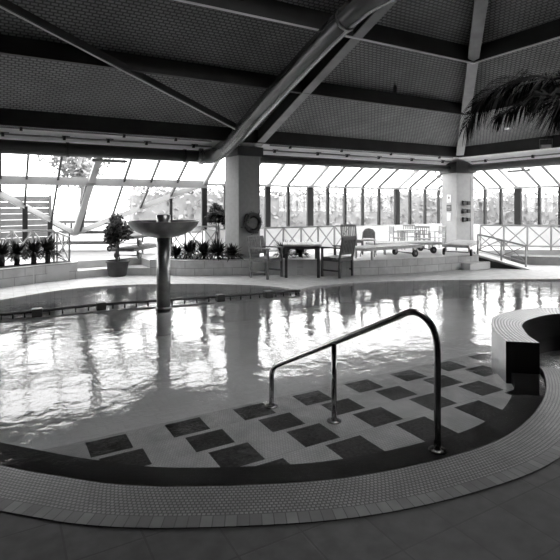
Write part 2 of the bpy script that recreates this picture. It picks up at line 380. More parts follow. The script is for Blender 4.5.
# ------------------------------------------------------------------ setting: walls, roof
def roofz(x, y): return min(ZE+SY*(YF-y), ZE+SX*(XR-x))
RZ = .30   # deck above soffit level
yridge = 3.3; xap = XR-(YF-yridge)*SY/SX
zr = ZE+SY*(YF-yridge)
def slab_roof(name, pts, m, t=.06):
    mb = MB(); lo = [mb.bm.verts.new(p) for p in pts]; hi = [mb.bm.verts.new(Vector(p)+Vector((0, 0, t))) for p in pts]
    mb.bm.faces.new(lo); mb.bm.faces.new(hi[::-1])
    for i in range(len(pts)):
        j = (i+1) % len(pts); mb.bm.faces.new((lo[i], lo[j], hi[j], hi[i]))
    return st(mb.build(name, m))
XL = -10; YB = yridge-(YF-yridge)
z0 = ZE+RZ
YS = 4.35; zs = ZE+SY*(YF-YS)+RZ; xs_ = XR-(YF-YS)*SY/SX; YS2 = 2*yridge-YS
e1 = .8; e2 = e1*SY/SX; ze = z0+SY*e1
slab_roof('ceiling', [(XL, YF+.15, z0-.06), (XR+.16, YF+.15, z0-.06), (XR-e2, YF-e1, ze), (XL, YF-e1, ze)], 'white')
slab_roof('ceiling', [(XL, YF-e1, ze), (XR-e2, YF-e1, ze), (xs_, YS, zs), (XL, YS, zs)], 'roof')
slab_roof('ceiling', [(XR+.16, YF+.15, z0-.06), (XR+.16, YB-.15, z0-.06), (XR-e2, YB+e1, ze), (XR-e2, YF-e1, ze)], 'white')
slab_roof('ceiling', [(XR-e2, YF-e1, ze), (XR-e2, YB+e1, ze), (xs_, YS2, zs), (xs_, YS, zs)], 'roofR')
slab_roof('ceiling', [(XL, YB-.15, z0-.06), (XR+.16, YB-.15, z0-.06), (xs_, YS2, zs), (XL, YS2, zs)], 'roof')
slab_roof('ceiling', [(XL, YS, zs), (2.2, YS, zs), (2.2, YS2, zs), (XL, YS2, zs)], 'roof')
mb = MB(); mb.prism([(XL-.1, YB-.2), (XL, YB-.2), (XL, 12.6), (XL-.1, 12.6)], 0, 6.2); st(mb.build('wall_left', 'walld'))
mb = MB(); mb.prism([(XL, YB-.2), (14.1, YB-.2), (14.1, YB-.1), (XL, YB-.1)], 0, 3.0); st(mb.build('wall_back', 'walld'))
# purlins on both visible faces, with the light on some lower edges painted as a pale strip
tn = 11
def purlin(d, h, w, drop, lip, nm):
    y = YF-d; x = XR-d*SY/SX; z = ZE+SY*d
    st(MB().bar((XL, y, z+h/2+drop), (x, y, z+h/2+drop), w, h).build('trim_%d' % nm, 'beam'))
    st(MB().bar((x, y, z+h/2+drop), (x, 2*yridge-y, z+h/2+drop), w, h).build('trim_%d' % (nm+1), 'beam'))
    if lip:
        st(MB().bar((XL, y-w/2+.012, z+drop-.012), (x, y-w/2+.012, z+drop-.012), .03, .024).build('trim_%d' % (nm+2), 'lip'))
        st(MB().bar((x-w/2+.012, y, z+drop-.012), (x-w/2+.012, 2*yridge-y, z+drop-.012), .03, .024).build('trim_%d' % (nm+3), 'lip'))
for i, (d, h, lip) in enumerate(((.88, .42, 0), (2.8, .26, 0), (4.38, .30, 1), (6.0, .34, 0))): purlin(d, h, .1, .02, lip, tn+4*i)
# eaves beam over duct
st(MB().bar((XL, YF+.22, ZE+.26), (XR+.2, YF+.22, ZE+.26), .08, .16).build('trim_27', 'beam'))
st(MB().bar((XR+.22, YF+.2, ZE+.26), (XR+.22, YB, ZE+.26), .08, .16).build('trim_28', 'beam'))
# big rafters
CLx = 5.22
def rafter(name, a, b, w, h, label, side=0):
    t = empty(name, a); a = Vector(a); b = Vector(b)-a
    MB().bar((0, 0, h/2+.01), b+Vector((0, 0, h/2+.01)), w, h).build('beam_web', 'beam', t)
    MB().bar((0, 0, 0), b, w+.02, .02).build('beam_soffit', 'soffit', t)
    return tag(t, label, 'beam', 'main roof beams')
rafter('roof_beam', (CLx, YF-.75, ZE+.03+.4*.75), (CLx, YS-.1, ZE+SY*(YF-YS)+.03), .17, .36, 'wide grey-bottomed roof beam rising from the nearer column beside the duct')
rafter('roof_beam', (XR-1.1, YF-1.02, ZE+.42), (xs_+.05, YS+.05, ZE+SY*(YF-YS)+.02), .19, .34, 'pale-bottomed hip beam rising steeply above the column with signs')
# bracing beam crossing the left of the roof
a = Vector((4.3, 9.46, 3.22)); b = Vector((-1.3, 6.52, 4.43))
t = empty('bracing_beam', a); MB().bar((0, 0, .05), b-a+Vector((0, 0, .05)), .06, .10).build('beam_web', 'beam', t); MB().bar((0, 0, -.02), b-a+Vector((0, 0, -.02)), .015, .02).build('lower_edge', 'lip', t)
tag(t, 'thin dark diagonal roof beam with a bright lower edge at upper left', 'beam')
# columns
def column(x, y, w, zt, rz, z0, cap, label, cm='column'):
    t = empty('column', (x, y, z0), rz)
    MB().box((0, 0, (zt-z0)/2), (w, w, zt-z0)).build('shaft', cm, t, .01)
    MB().box((0, 0, zt-z0+cap/2), (w+.12, w+.12, cap)).build('bracket', 'beam', t, .01)
    return tag(t, label, 'column', 'square rendered columns')
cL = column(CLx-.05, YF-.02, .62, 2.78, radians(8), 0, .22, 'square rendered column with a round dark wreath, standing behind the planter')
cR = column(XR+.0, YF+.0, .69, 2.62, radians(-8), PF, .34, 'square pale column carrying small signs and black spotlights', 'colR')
MB().tube([(.2, -.355, 0), (.2, -.355, 2.2)], .006, 6).build('cable', 'grey', cR)
# ducts
r = .14
o_ = Vector((1, YF, 2.74)); t = empty('air_duct', o_)
MB().tube([Vector((XL+.2, YF, 2.74))-o_, Vector((4.0, YF, 2.74))-o_], r, 20).build('tube', 'ductblack', t)
for x_ in (-1.6, 1.2, 3.7): MB().tube([Vector((x_-.03, YF, 2.74))-o_, Vector((x_+.03, YF, 2.74))-o_], r+.014, 20).build('flange', 'ductblack', t)
tag(t, 'horizontal metal duct running under the left eaves', 'duct')
o_ = Vector((4.5, YF-.3, 2.85)); t = empty('air_duct', o_)
pts = smooth_line([(4.02, YF, 2.74), (4.2, YF-.02, 2.74), (4.40, YF-.14, 2.79), (4.50, YF-.45, 2.92), (4.52, YF-1.0, 3.08), (4.52, 7.4, 3.95), (4.53, 5.9, 4.42), (4.65, 5.3, 4.58), (5.0, 4.7, 4.7), (5.4, 4.3, 4.78)], 5)
rr = [min(.18, .14+.006*k) for k in range(len(pts))]
MB().tube([Vector(p)-o_ for p in pts], rr, 20).build('tube', 'duct', t)
for (p, d) in (((4.10, YF-.01, 2.74), (1, 0, 0)), ((4.53, 5.95, 4.405), (.05, -1, .3))):
    p = Vector(p)-o_; d = Vector(d).normalized(); MB().tube([p-d*.03, p+d*.03], .195, 20).build('flange', 'duct', t)
tag(t, 'large round metal duct climbing from an elbow beside the big roof beam', 'duct')
r = .11
t = empty('air_duct', (CLx+.4, YF, 2.76)); o_ = Vector((CLx+.4, YF, 2.76))
MB().tube([(0, 0, 0), Vector((XR-.45, YF, 2.76))-o_], r, 18).build('tube', 'ductdark', t)
tag(t, 'straight dark duct under the eaves between the two columns', 'duct')
t = empty('air_duct', (XR, YF-.5, 2.76)); o_ = Vector((XR, YF-.5, 2.76))
MB().tube([(0, 0, 0), (0, -11, 0)], r, 18).build('tube', 'ductdark', t)
tag(t, 'dark duct under the right-hand eaves beyond the column with signs', 'duct')
# service pipes with clamps in the bright slot above the ducts
def pipe(a, b, nclamp, label):
    a = Vector(a); b = Vector(b); t = empty('service_pipe', a); d = b-a
    MB().tube([(0, 0, 0), d], .018, 8).build('tube', 'grey', t)
    for k in range(nclamp):
        p = d*((k+.5+random.uniform(-.2, .2))/nclamp)
        m = MB(); m.box(p+Vector((0, 0, -.01)), (.05, .06, .08)); m.box(p+Vector((.03, 0, .028)), (.15, .03, .014)).build('clamp', 'black', t)
    return tag(t, label, 'pipe', 'pipes above the ducts')
pipe((-3, YF-.2, 2.96), (4.3, YF-.2, 2.96), 8, 'thin pipe with black clamps above the left duct')
pipe((CLx+.4, YF-.2, 2.96), (XR-.5, YF-.2, 2.96), 6, 'thin pipe with black clamps above the duct between the columns')
pipe((XR-.2, YF-.7, 2.94), (XR-.2, 3, 2.94), 5, 'thin pipe with black clamps above the right-hand duct')
pipe((-3, YF-.42, 3.06), (4.2, YF-.42, 3.06), 5, 'second thin pipe higher above the left duct')
pipe((CLx+.5, YF-.42, 3.06), (XR-.7, YF-.42, 3.06), 4, 'second thin pipe higher above the duct between the columns')
# ------------------------------------------------------------------ windows
wn = [0]
def window(pts, top, bot, sides, glassT=.01, m='mullion'):
    """pts: bl, br, tr, tl corners. sides = (left width, right width); top/bot = (height, material)"""
    wn[0] += 1
    bl, br, tr, tl = [Vector(p) for p in pts]
    nrm = (br-bl).cross(tl-bl).normalized()
    mb = MB(); mats = [m, 'hdr']
    for (p, q, w) in ((bl, tl, sides[0]), (br, tr, sides[1])):
        if w: mb.bar(p, q, .07 if w > .04 else w*2, w, up=(br-bl).normalized(), mi=0)
    if top: mb.bar(tl, tr, .08, top, up=(tl-bl).normalized(), mi=1)
    if bot: mb.bar(bl, br, .08, bot, up=(tl-bl).normalized(), mi=1)
    f = st(mb.build('window_%d' % wn[0], mats))
    g = MB(); e = nrm*glassT/2
    vs = [g.bm.verts.new(p+s*e) for s in (-1, 1) for p in (bl, br, tr, tl)]
    for q in ((0, 1, 2, 3), (7, 6, 5, 4), (0, 4, 5, 1), (1, 5, 6, 2), (2, 6, 7, 3), (3, 7, 4, 0)): g.bm.faces.new([vs[i] for i in q])
    g.build('pane', 'glass', f)
    return f
YH_, ZH_ = 12.1, 2.14; ZS = .94; XH_ = 14.03
xm = [4.62, 5.21, 5.83, 6.5, 7.17, 7.92, 8.55, 9.2, 9.89, 10.56, 11.33, 11.91, 12.61, 13.26, 14.03]
thick = {7.92: .2, 11.33: .2, 4.62: .14, 6.5: .16, 14.03: .2}
for a, b in zip(xm, xm[1:]):
    window([(a, YH_, ZS), (b, YH_, ZS), (b, YH_, ZH_), (a, YH_, ZH_)], .06, .04, (thick.get(a, .075), 0))
ym = [12.1, 11.4, 10.8, 10.2, 9.6, 8.9, 8.28, 7.6, 6.95, 6.3, 5.65, 5.0, 4.3, 3.6, 2.9, 2.2, 1.5, .8, .1, -.6]
for a, b in zip(ym, ym[1:]):
    window([(XH_, a, ZS), (XH_, b, ZS), (XH_, b, ZH_), (XH_, a, ZH_)], .06, .04, ({9.6: .22, 12.1: .2, 5.65: .2}.get(a, .075), 0))
for k in range(4):  # roof skylight added out of view to brighten the pool steps
    xa = 2.2+(xs_-2.2)*k/4; xc = 2.2+(xs_-2.2)*(k+1)/4
    window([(xa, YS2, zs+.02), (xc, YS2, zs+.02), (xc, YS, zs+.02), (xa, YS, zs+.02)], .06, .06, (.08, 0))
# low white walls under the sills
mb = MB(); mb.prism([(4.62, YH_-.05), (XH_+.05, YH_-.05), (XH_+.05, YH_+.07), (4.62, YH_+.07)], PF, ZS); st(mb.build('wall_front', 'white'))
mb = MB(); mb.prism([(XH_-.05, -.6), (XH_+.07, -.6), (XH_+.07, YH_-.05), (XH_-.05, YH_-.05)], 0, ZS); st(mb.build('wall_right', 'white'))
mb = MB(); mb.prism([(XH_-.05, YB-.2), (XH_+.07, YB-.2), (XH_+.07, -.6), (XH_-.05, -.6)], 0, 2.6); st(mb.build('wall_right', 'walld'))
# lean-to glass roof: slope from eaves out to the header line
GT = ZE+.10; gy0 = YF+.2
gs = (GT-ZH_-.03)/(YH_-gy0)
def gz(y): return GT-gs*(y-gy0)
xb_left = [-4.0, -3.2, -2.4, -1.6, -.8, 0.0] + [PY(x, YF+.35) for x in (28.4, 61.7, 99, 131.6, 159.8, 187.5)]
xb_left = sorted(set(round(v, 3) for v in xb_left))
xb = [v for v in xb_left if v < 4.3]+xm
rl = PY(99, YF+.35)
for a, b in zip(xb, xb[1:]):
    big = abs(a-rl) < .02 or a in thick
    window([(a, YH_, gz(YH_)), (b, YH_, gz(YH_)), (b, gy0, gz(gy0)), (a, gy0, gz(gy0))], 0, 0, (.042, 0), m='bar')
    if big: st(MB().bar((a, gy0, gz(gy0)-.04), (a, YH_, gz(YH_)-.04), .09, .07).build('trim_%d' % (40+wn[0]), 'raft'))
gxs = (GT-ZH_-.03)/(XH_-(XR+.2))
for a, b in zip(ym, ym[1:]):
    window([(XH_, a, gz(YH_)), (XH_, b, gz(YH_)), (XR+.2, b, GT), (XR+.2, a, GT)], 0, 0, (.042, 0), m='bar')
    if a in (9.6, 12.1, 5.65): st(MB().bar((XH_, a, ZH_), (XR+.2, a, GT-.04), .09, .07).build('trim_%d' % (40+wn[0]), 'raft'))
# header beam continuing left across the glass roof
st(MB().bar((-6, YH_, ZH_), (4.7, YH_, ZH_), .09, .19).build('trim_90', 'hdr'))
# lower glass roof folding out to a low point on the left
P2 = Vector((1.75, 14.3, 0)); P1 = Vector((4.62, YH_, 0)); P0 = Vector((-.42, YH_, 0))
for p in (P0, P1, P2): p.z = gz(p.y)
def edge_y(x):
    a, b = (P0, P2) if x < P2.x else (P2, P1)
    return a.y+(b.y-a.y)*(x-a.x)/(b.x-a.x)
xs = sorted([P0.x]+[v for v in xb if P0.x < v < P1.x and abs(v-P2.x) > .1]+[P2.x, P1.x])
for a, b in zip(xs, xs[1:]):
    ya, yb = max(edge_y(a), YH_+.03), max(edge_y(b), YH_+.03)
    window([(a, ya, gz(ya)), (b, yb, gz(yb)), (b, YH_, gz(YH_)), (a, YH_, gz(YH_))], 0, 0, (.042, 0), m='bar')
st(MB().bar(P0-Vector((.3, .25, -.1)), P2, .10, .13).build('trim_91', 'raft')); st(MB().bar(P2, P1, .10, .13).build('trim_92', 'raft'))
st(MB().bar((rl, gy0, GT-.05), P2-Vector((0, 0, .02)), .14, .09).build('trim_93', 'raft'))
# black posts under the folded edges
def post(x, y, zt, w, n): st(MB().box((x, y, (PF+zt)/2), (w, w, zt-PF)).build('trim_%d' % n, 'mullion'))
for n, px in ((94, 25), (95, 50)):
    # intersection of the viewing line with the edge P0-P2
    best = min((abs(((cos(YAW)*x-sin(YAW)*y)/(sin(YAW)*x+cos(YAW)*y))*FPX+280-px), x, y) for x, y in [(P0.x+(P2.x-P0.x)*k/200, P0.y+(P2.y-P0.y)*k/200) for k in range(201)])
    post(best[1], best[2], gz(best[2])-.03, .11, n)
post(3.9, 12.65, gz(12.65)-.03, .07, 96)
# windows to the left of the photo, out of frame, lighting the hall
xw = [-6, -5.2, -4.4, -3.6, -2.8, -2.0, -1.2, -.42]
for a, b in zip(xw, xw[1:]): window([(a, YH_, ZS), (b, YH_, ZS), (b, YH_, ZH_), (a, YH_, ZH_)], .06, .04, (.075, 0))
mb = MB(); mb.prism([(-6, YH_-.05), (-.42, YH_-.05), (-.42, YH_+.07), (-6, YH_+.07)], PF, ZS); st(mb.build('wall_front', 'white'))
mb = MB(); mb.prism([(XL, YH_-.05), (-6, YH_-.05), (-6, YH_+.07), (XL, YH_+.07)], PF, 3.0); st(mb.build('wall_front', 'walld'))
slab_roof('ceiling', [(XL, gy0, GT), (-4, gy0, GT), (-4, YH_, gz(YH_)), (XL, YH_, gz(YH_))], 'beam', .04)
#@@OBJECTS
# ------------------------------------------------------------------ fountain
fp = P(163.5, 310, -.03)
t = empty('fountain', (fp.x, fp.y, -.4))
MB().lathe([(0, 0), (.135, 0), (.135, .345), (0, .345)], n=28).build('plinth', 'poolfloor', t)
MB().lathe([(0, .345), (.105, .345), (.105, 1.52), (0, 1.52)], n=28).build('pedestal', 'bronze', t)
MB().lathe([(.1, 1.50), (.17, 1.50), (.30, 1.535), (.43, 1.60), (.52, 1.69), (.545, 1.745), (.55, 1.75), (.535, 1.752), (.50, 1.70), (.41, 1.63), (.28, 1.575), (.1, 1.56)], n=48).build('bowl', 'bronze', t)
MB().lathe([(0, 1.55), (.105, 1.55), (.11, 1.84), (.095, 1.85), (.09, 1.84), (.085, 1.80), (0, 1.80)], n=28).build('spout', 'bronze', t)
MB().lathe([(.1, .37), (.12, .37), (.12, .43), (.1, .43)], n=28).build('collar', 'bronze', t)
tag(t, 'metal fountain with a wide shallow bowl on a round pedestal standing in the pool', 'fountain')
# ------------------------------------------------------------------ low barrier rail across the pool
t = empty('pool_barrier', (0, 8.3, -.4))
pp = [P(x, y, .03) for x, y in ((-60, 321), (-20, 316.5), (37, 311), (101, 304.5), (160, 300.5), (220, 296.5), (268, 293), (300, 290.5))]
pl_ = smooth_line([tuple(p) for p in pp], 5); o_ = Vector((0, 8.3, -.4))
MB().tube([Vector(p)-o_ for p in pl_], .022, 8).build('rail', 'pot', t)
tot = len(pl_)
for k in range(1, tot-1, 1):
    p = Vector(pl_[k])-o_; MB().tube([(p.x, p.y, .35), (p.x, p.y, .43)], .012, 6).build('rail_post', 'pot', t)
for k in (2, 3, 5, 6):
    p = pp[k]-o_; MB().box((p.x, p.y, .41), (.14, .14, .12)).build('pillar_block', 'pot', t, .01)
w_ = [(q_[0], q_[1]) for q_ in pl_]
st(MB().strip(offset_line(w_, .11), offset_line(w_, -.11), -.45, -.05).build('floor', 'poolfloor'))
tag(t, 'low dark barrier rail with small square blocks crossing the far water', 'barrier')
# ------------------------------------------------------------------ handrail
def cam_pt(r, D, z): return Vector((r*RV[0]+D*FV[0], r*RV[1]+D*FV[1], z))
A_ = (1.07, 3.33); B_ = (-.08, 4.62)
def on(t_, z): return cam_pt(A_[0]+(B_[0]-A_[0])*t_, A_[1]+(B_[1]-A_[1])*t_, z)
base = on(0, -.07); t = empty('pool_handrail', base)
hp = [on(0, -.06), on(0, .35), on(0, .58), on(.004, .68), on(.02, .76), on(.05, .812), on(.085, .84), on(.125, .838), on(.174, .797), on(.22, .755), on(.5, .508), on(.8, .244), on(.93, .13), on(.975, .08), on(.997, .015), on(1, -.07), on(1, -.29)]
hp = smooth_line([tuple(p) for p in hp], 4)
MB().tube([Vector(p)-base for p in hp], .0235, 16).build('rail', 'steel', t)
tm = .544; MB().tube([on(tm, -.175)-base, on(tm, .465)-base], .0215, 14).build('post', 'steel', t)
for (u, z) in ((0, -.068), (tm, -.178), (1, -.298)):
    q = on(u, z)-base; MB().lathe([(.03, 0), (.062, 0), (.062, .006), (.05, .014), (.03, .018)], q, 24).build('base_flange', 'steel', t)
tag(t, 'curved stainless steel handrail with three posts on the pool steps', 'handrail')
# ------------------------------------------------------------------ garden furniture
def make_chair(m, arms=True, h=.88, label='', cat='chair', group=None):
    t = empty('garden_chair', (0, 0, 0))
    w, d, sh = .52, .46, .43                          # faces +Y
    for sx in (-1, 1):
        MB().bar((sx*w/2, -d/2, 0), (sx*w/2, -d/2+.0, sh), .045, .04, (0, 1, 0)).bar((sx*w/2, -d/2, sh-.01), (sx*w/2, -d/2-.09, h), .045, .04, (0, 1, 0)).build('leg', m, t)
        MB().bar((sx*w/2, d/2, 0), (sx*w/2, d/2, .64 if arms else sh), .045, .045, (0, 1, 0)).build('leg', m, t)
        if arms: MB().bar((sx*w/2, -d/2-.05, .655), (sx*w/2, d/2+.05, .655), .065, .028).build('armrest', m, t)
        MB().bar((sx*w/2, -d/2, .15), (sx*w/2, d/2, .15), .025, .035).build('stretcher', m, t)
    s = MB()
    for k in range(6): s.box((0, -d/2+.04+k*.076, sh), (w+.02, .062, .02))
    s.bar((-w/2, d/2-.01, sh-.045), (w/2, d/2-.01, sh-.045), .03, .06).bar((-w/2, -d/2, sh-.045), (w/2, -d/2, sh-.045), .03, .06)
    for sx in (-1, 1): s.bar((sx*w/2, -d/2, sh-.045), (sx*w/2, d/2, sh-.045), .03, .06)
    s.build('seat', m, t)
    b = MB(); b.bar((-w/2-.01, -d/2-.085, h-.02), (w/2+.01, -d/2-.085, h-.02), .03, .075).bar((-w/2, -d/2-.03, sh+.10), (w/2, -d/2-.03, sh+.10), .025, .05)
    for k in range(7): x = -w/2+.065+k*(w-.13)/6; b.bar((x, -d/2-.03, sh+.1), (x, -d/2-.08, h-.04), .018, .034, (1, 0, 0))
    b.build('backrest', m, t)
    if group: t['group'] = group
    return tag(t, label, cat)
def face(dr, dD):
    """rotation so that local +Y points along camera-plan direction (dr, dD)"""
    vx, vy = dr*RV[0]+dD*FV[0], dr*RV[1]+dD*FV[1]; return atan2(-vx, vy)
def put(t, rD, z, rz, sc=1):
    x, y = cam_pt(rD[0], rD[1], 0).xy; t.location = (x, y, z); t.rotation_euler = (0, 0, rz); t.scale = (sc,)*3; return t
g = 'garden armchairs at the poolside table'
c1 = make_chair('wood', label='brown wooden armchair left of the dark table by the planter', group=g)
put(c1, (-.30, 10.86), 0, face(.42, -.30))
c2 = make_chair('darkwood', label='dark wooden armchair right of the table, facing left', group=g)
put(c2, (1.29, 11.04), 0, face(-.77, .64))
# table
t = empty('garden_table', (0, 0, 0)); mb = MB()
for k in range(8): mb.box((-.38+k*.1086, 0, .725), (.10, .80, .022))
mb.box((0, .37, .705), (.84, .06, .02)); mb.box((0, -.37, .705), (.84, .06, .02)); mb.build('tabletop', 'palewood', t)
ap = MB()
for s in (-1, 1): ap.box((s*.35, 0, .665), (.025, .66, .07)); ap.box((0, s*.33, .665), (.70, .025, .07))
ap.build('apron', 'darkwood', t)
for sx in (-1, 1):
    for sy in (-1, 1): MB().box((sx*.355, sy*.335, .35), (.06, .06, .70)).build('leg', 'darkwood', t)
tag(t, 'square wooden garden table with dark legs between the two armchairs', 'table'); put(t, (.49, 11.12), 0, -YAW)
# chair on the terrace behind
c3 = make_chair('wood', arms=False, h=.92, label='brown slatted chair standing up on the terrace behind the right armchair')
put(c3, (1.90, 12.9), PF, face(.3, -1), .8)
# pale chair
t = empty('folding_chair', (0, 0, 0))
for s in (-1, 1):
    MB().tube([(s*.18, -.20, 0), (s*.15, .02, .42), (s*.14, .10, .62)], .012, 8).build('leg', 'grey', t)
    MB().tube([(s*.18, .22, 0), (s*.17, -.08, .42)], .012, 8).build('leg', 'grey', t)
mb = MB(); mb.box((0, -.02, .42), (.38, .36, .03)).build('seat', 'palewood', t, .01)
mb = MB(); prof = [(-.17, .46), (.17, .46), (.165, .62), (.10, .70), (0, .73), (-.10, .70), (-.165, .62)]
f0 = [mb.bm.verts.new((x, .06+(z-.46)*.25, z)) for x, z in prof]; f1 = [mb.bm.verts.new((x, .085+(z-.46)*.25, z)) for x, z in prof]
mb.bm.faces.new(f0); mb.bm.faces.new(f1[::-1])
for i in range(7): mb.bm.faces.new((f0[i], f0[(i+1) % 7], f1[(i+1) % 7], f1[i]))
mb.build('backrest', 'palewood', t)
tag(t, 'pale round-backed folding chair on the terrace beside the sun lounger', 'chair'); put(t, (2.2, 12.2), PF, face(-.3, -1)+pi, .95)
# pale dining sets behind
def make_pale_chair():
    t = empty('terrace_chair', (0, 0, 0)); w = .46; d = .42; h = .86
    for sx in (-1, 1):
        MB().box((sx*w/2, -d/2, h/2), (.035, .035, h)).build('leg', 'palewood', t); MB().box((sx*w/2, d/2, .32), (.035, .035, .64)).build('leg', 'palewood', t)
        MB().box((sx*w/2, 0, .64), (.05, d+.06, .025)).build('armrest', 'palewood', t)
    MB().box((0, 0, .42), (w+.04, d+.04, .03)).build('seat', 'palewood', t)
    b = MB(); b.box((0, -d/2, h-.03), (w, .03, .06)).box((0, -d/2, .56), (w, .025, .04))
    for k in range(5): b.box((-w/2+.08+k*.075, -d/2, .7), (.03, .015, .28))
    b.build('backrest', 'palewood', t); t['group'] = 'pale chairs on the terrace'; return t
pc = make_pale_chair()
for i, (px, D, dr, dD, lab) in enumerate(((397, 14.1, 1, .1, 'pale wooden terrace chair at the left end of the pale table, facing it'), (411, 14.75, .1, -1, 'pale wooden terrace chair behind the middle of the pale table'), (423, 13.75, -.2, -1, 'pale wooden terrace chair before the right end of the pale table'), (437, 14.2, -1, -.2, 'rightmost pale wooden terrace chair, closest to the column with signs'))):
    o = pc if i == 0 else copy_tree(pc); o['label'] = lab; o['category'] = 'chair'; put(o, ((px-280)/FPX*D, D), PF, face(dr, dD), .78)
t = empty('terrace_table', (0, 0, 0)); MB().box((0, 0, .72), (1.0, .62, .03)).build('tabletop', 'palewood', t, .005)
for sx in (-1, 1):
    for sy in (-1, 1): MB().box((sx*.43, sy*.25, .35), (.05, .05, .71)).build('leg', 'palewood', t)
tag(t, 'pale wooden table on the terrace to the left of the column with signs', 'table'); put(t, ((411-280)/FPX*14.2, 14.2), PF, -YAW+.05, .75)
# sun loungers
def make_lounger(m='palewood', L=1.9, h=.25, wheels=True):
    t = empty('sun_lounger', (0, 0, 0)); w = .6
    fr = MB()
    for s in (-1, 1): fr.bar((-L/2, s*w/2, h), (L/2, s*w/2, h), .035, .06)
    fr.box((-L/2, 0, h), (.035, w, .06)); fr.box((L/2, 0, h), (.035, w, .06)); fr.build('frame', m, t)
    sl = MB(); n = int(L/.075)
    for k in range(n): sl.box((-L/2+.05+k*(L-.1)/(n-1), 0, h+.036), (.052, w-.02, .014))
    sl.build('slats', m, t)
    for s in (-1, 1): MB().box((-L/2+.25, s*(w/2-.02), h/2), (.05, .04, h)).build('leg', m, t)
    ax = L/2-.28
    if wheels:
        MB().tube([(ax, -w/2-.03, .09), (ax, w/2+.03, .09)], .012, 8).build('axle', 'black', t)
        for s in (-1, 1):
            wh = MB().tube([(ax, s*(w/2+.01), .09), (ax, s*(w/2+.05), .09)], .088, 20).build('wheel', 'black', t); MB().tube([(ax, s*(w/2+.005), .09), (ax, s*(w/2+.058), .09)], .03, 12).build('hub', 'grey', wh)
            MB().box((ax, s*(w/2-.02), .16), (.05, .035, .16)).build('wheel_bracket', m, t)
    return t
lg = make_lounger()
g = 'slatted sun loungers with wheels on the terrace edge'
lspec = [((1.95+.66, 11.75), .28, (1, .18), 'long slatted sun lounger with two black wheels behind the right armchair'),
         ((3.3, 13.02), .3, (1, .25), 'pale slatted sun lounger just before the pale table, partly behind another lounger'),
         ((4.8, 12.9), .3, (.35, 1), 'slatted sun lounger end-on with two wheels under the column with signs')]
for i, (rD, _, (dr, dD), lab) in enumerate(lspec):
    o = lg if i == 0 else copy_tree(lg); tag(o, lab, 'sun lounger', g); put(o, rD, PF, face(dr, dD)+pi/2)
lg.rotation_euler.z = face(.84, .54)+pi/2; lg.location = (*cam_pt(2.55, 11.85, 0).xy, PF)
# the third is seen from its wheeled end
o = [x for x in C.objects if x.get('label', '').startswith('slatted sun lounger end-on')][0]; o.rotation_euler.z = face(-.5, -.85)+pi/2
# stacked loungers outside on the left
for i, (px, D, k, lab) in enumerate(((90, 13.6, 0, 'lowest pale lounger of the stack behind the left steps'), (90, 13.6, 1, 'middle pale lounger of the stack behind the left steps'), (92, 13.6, 2, 'topmost pale lounger of the stack behind the left steps'),
                        (140, 12.15, 0, 'lower pale wheeled lounger left of the fountain bowl'), (140, 12.15, 1, 'upper pale wheeled lounger left of the fountain bowl, stacked on the lower'))):
    o = make_lounger('outwood') if i == 0 else copy_tree(lo_); lo_ = o if i == 0 else lo_; o['label'] = lab; o['category'] = 'sun lounger'; o['group'] = 'stacked loungers at the left'
    put(o, ((px-280)/FPX*D, D), PF+.29*k, (face(1, .1) if i < 3 else face(-.2, -1))+pi/2, .9)
# ------------------------------------------------------------------ fences
def fence(a, b, h, n, z, label, slope=0, group='white X-braced railings'):
    t = empty('railing', (a[0], a[1], z)); d = Vector((b[0]-a[0], b[1]-a[1], slope))
    w = .035
    MB().bar((0, 0, h), d+Vector((0, 0, h)), w, .04).build('top_rail', 'rail', t); MB().bar((0, 0, .12), d+Vector((0, 0, .12)), w, .03).build('bottom_rail', 'rail', t)
    for k in range(n+1): p = d*(k/n); MB().box(p+Vector((0, 0, h/2)), (w, w, h)).build('post', 'rail', t)
    for k in range(n):
        p = d*(k/n); q = d*((k+1)/n); MB().bar(p+Vector((0, 0, .12)), q+Vector((0, 0, h)), .02, .025).bar(p+Vector((0, 0, h)), q+Vector((0, 0, .12)), .02, .025).build('cross_brace', 'rail', t)
    return tag(t, label, 'railing', group)
fence((5.7, 10.75), (8.35, 10.75), .70, 5, PF, 'white X-braced railing behind the dark garden table')
a = XY(-30, 10.9); b = XY(54, 10.9); fence((a[0], a[1]+.0), (b[0], b[1]), .70, 4, PF, 'white X-braced railing behind the spiky plants')
c = XY(69.5, 10.75); fence((b[0]+.06, b[1]), c, .66, 1, PF, 'short sloping end section of the left railing by the steps', slope=-.10)
fence((3.6, 11.95), (4.9, 11.75), .72, 3, PF, 'white X-braced railing behind the ferns left of the wreath column')
fence((11.75, 9.2), (13.85, 7.75), .70, 4, PF, 'white X-braced railing at the far right under the windows')
fence((10.68, 8.44), (11.34, 7.55), .52, 2, PF, 'white sloping handrail with crossed braces along the ramp', slope=-.27)
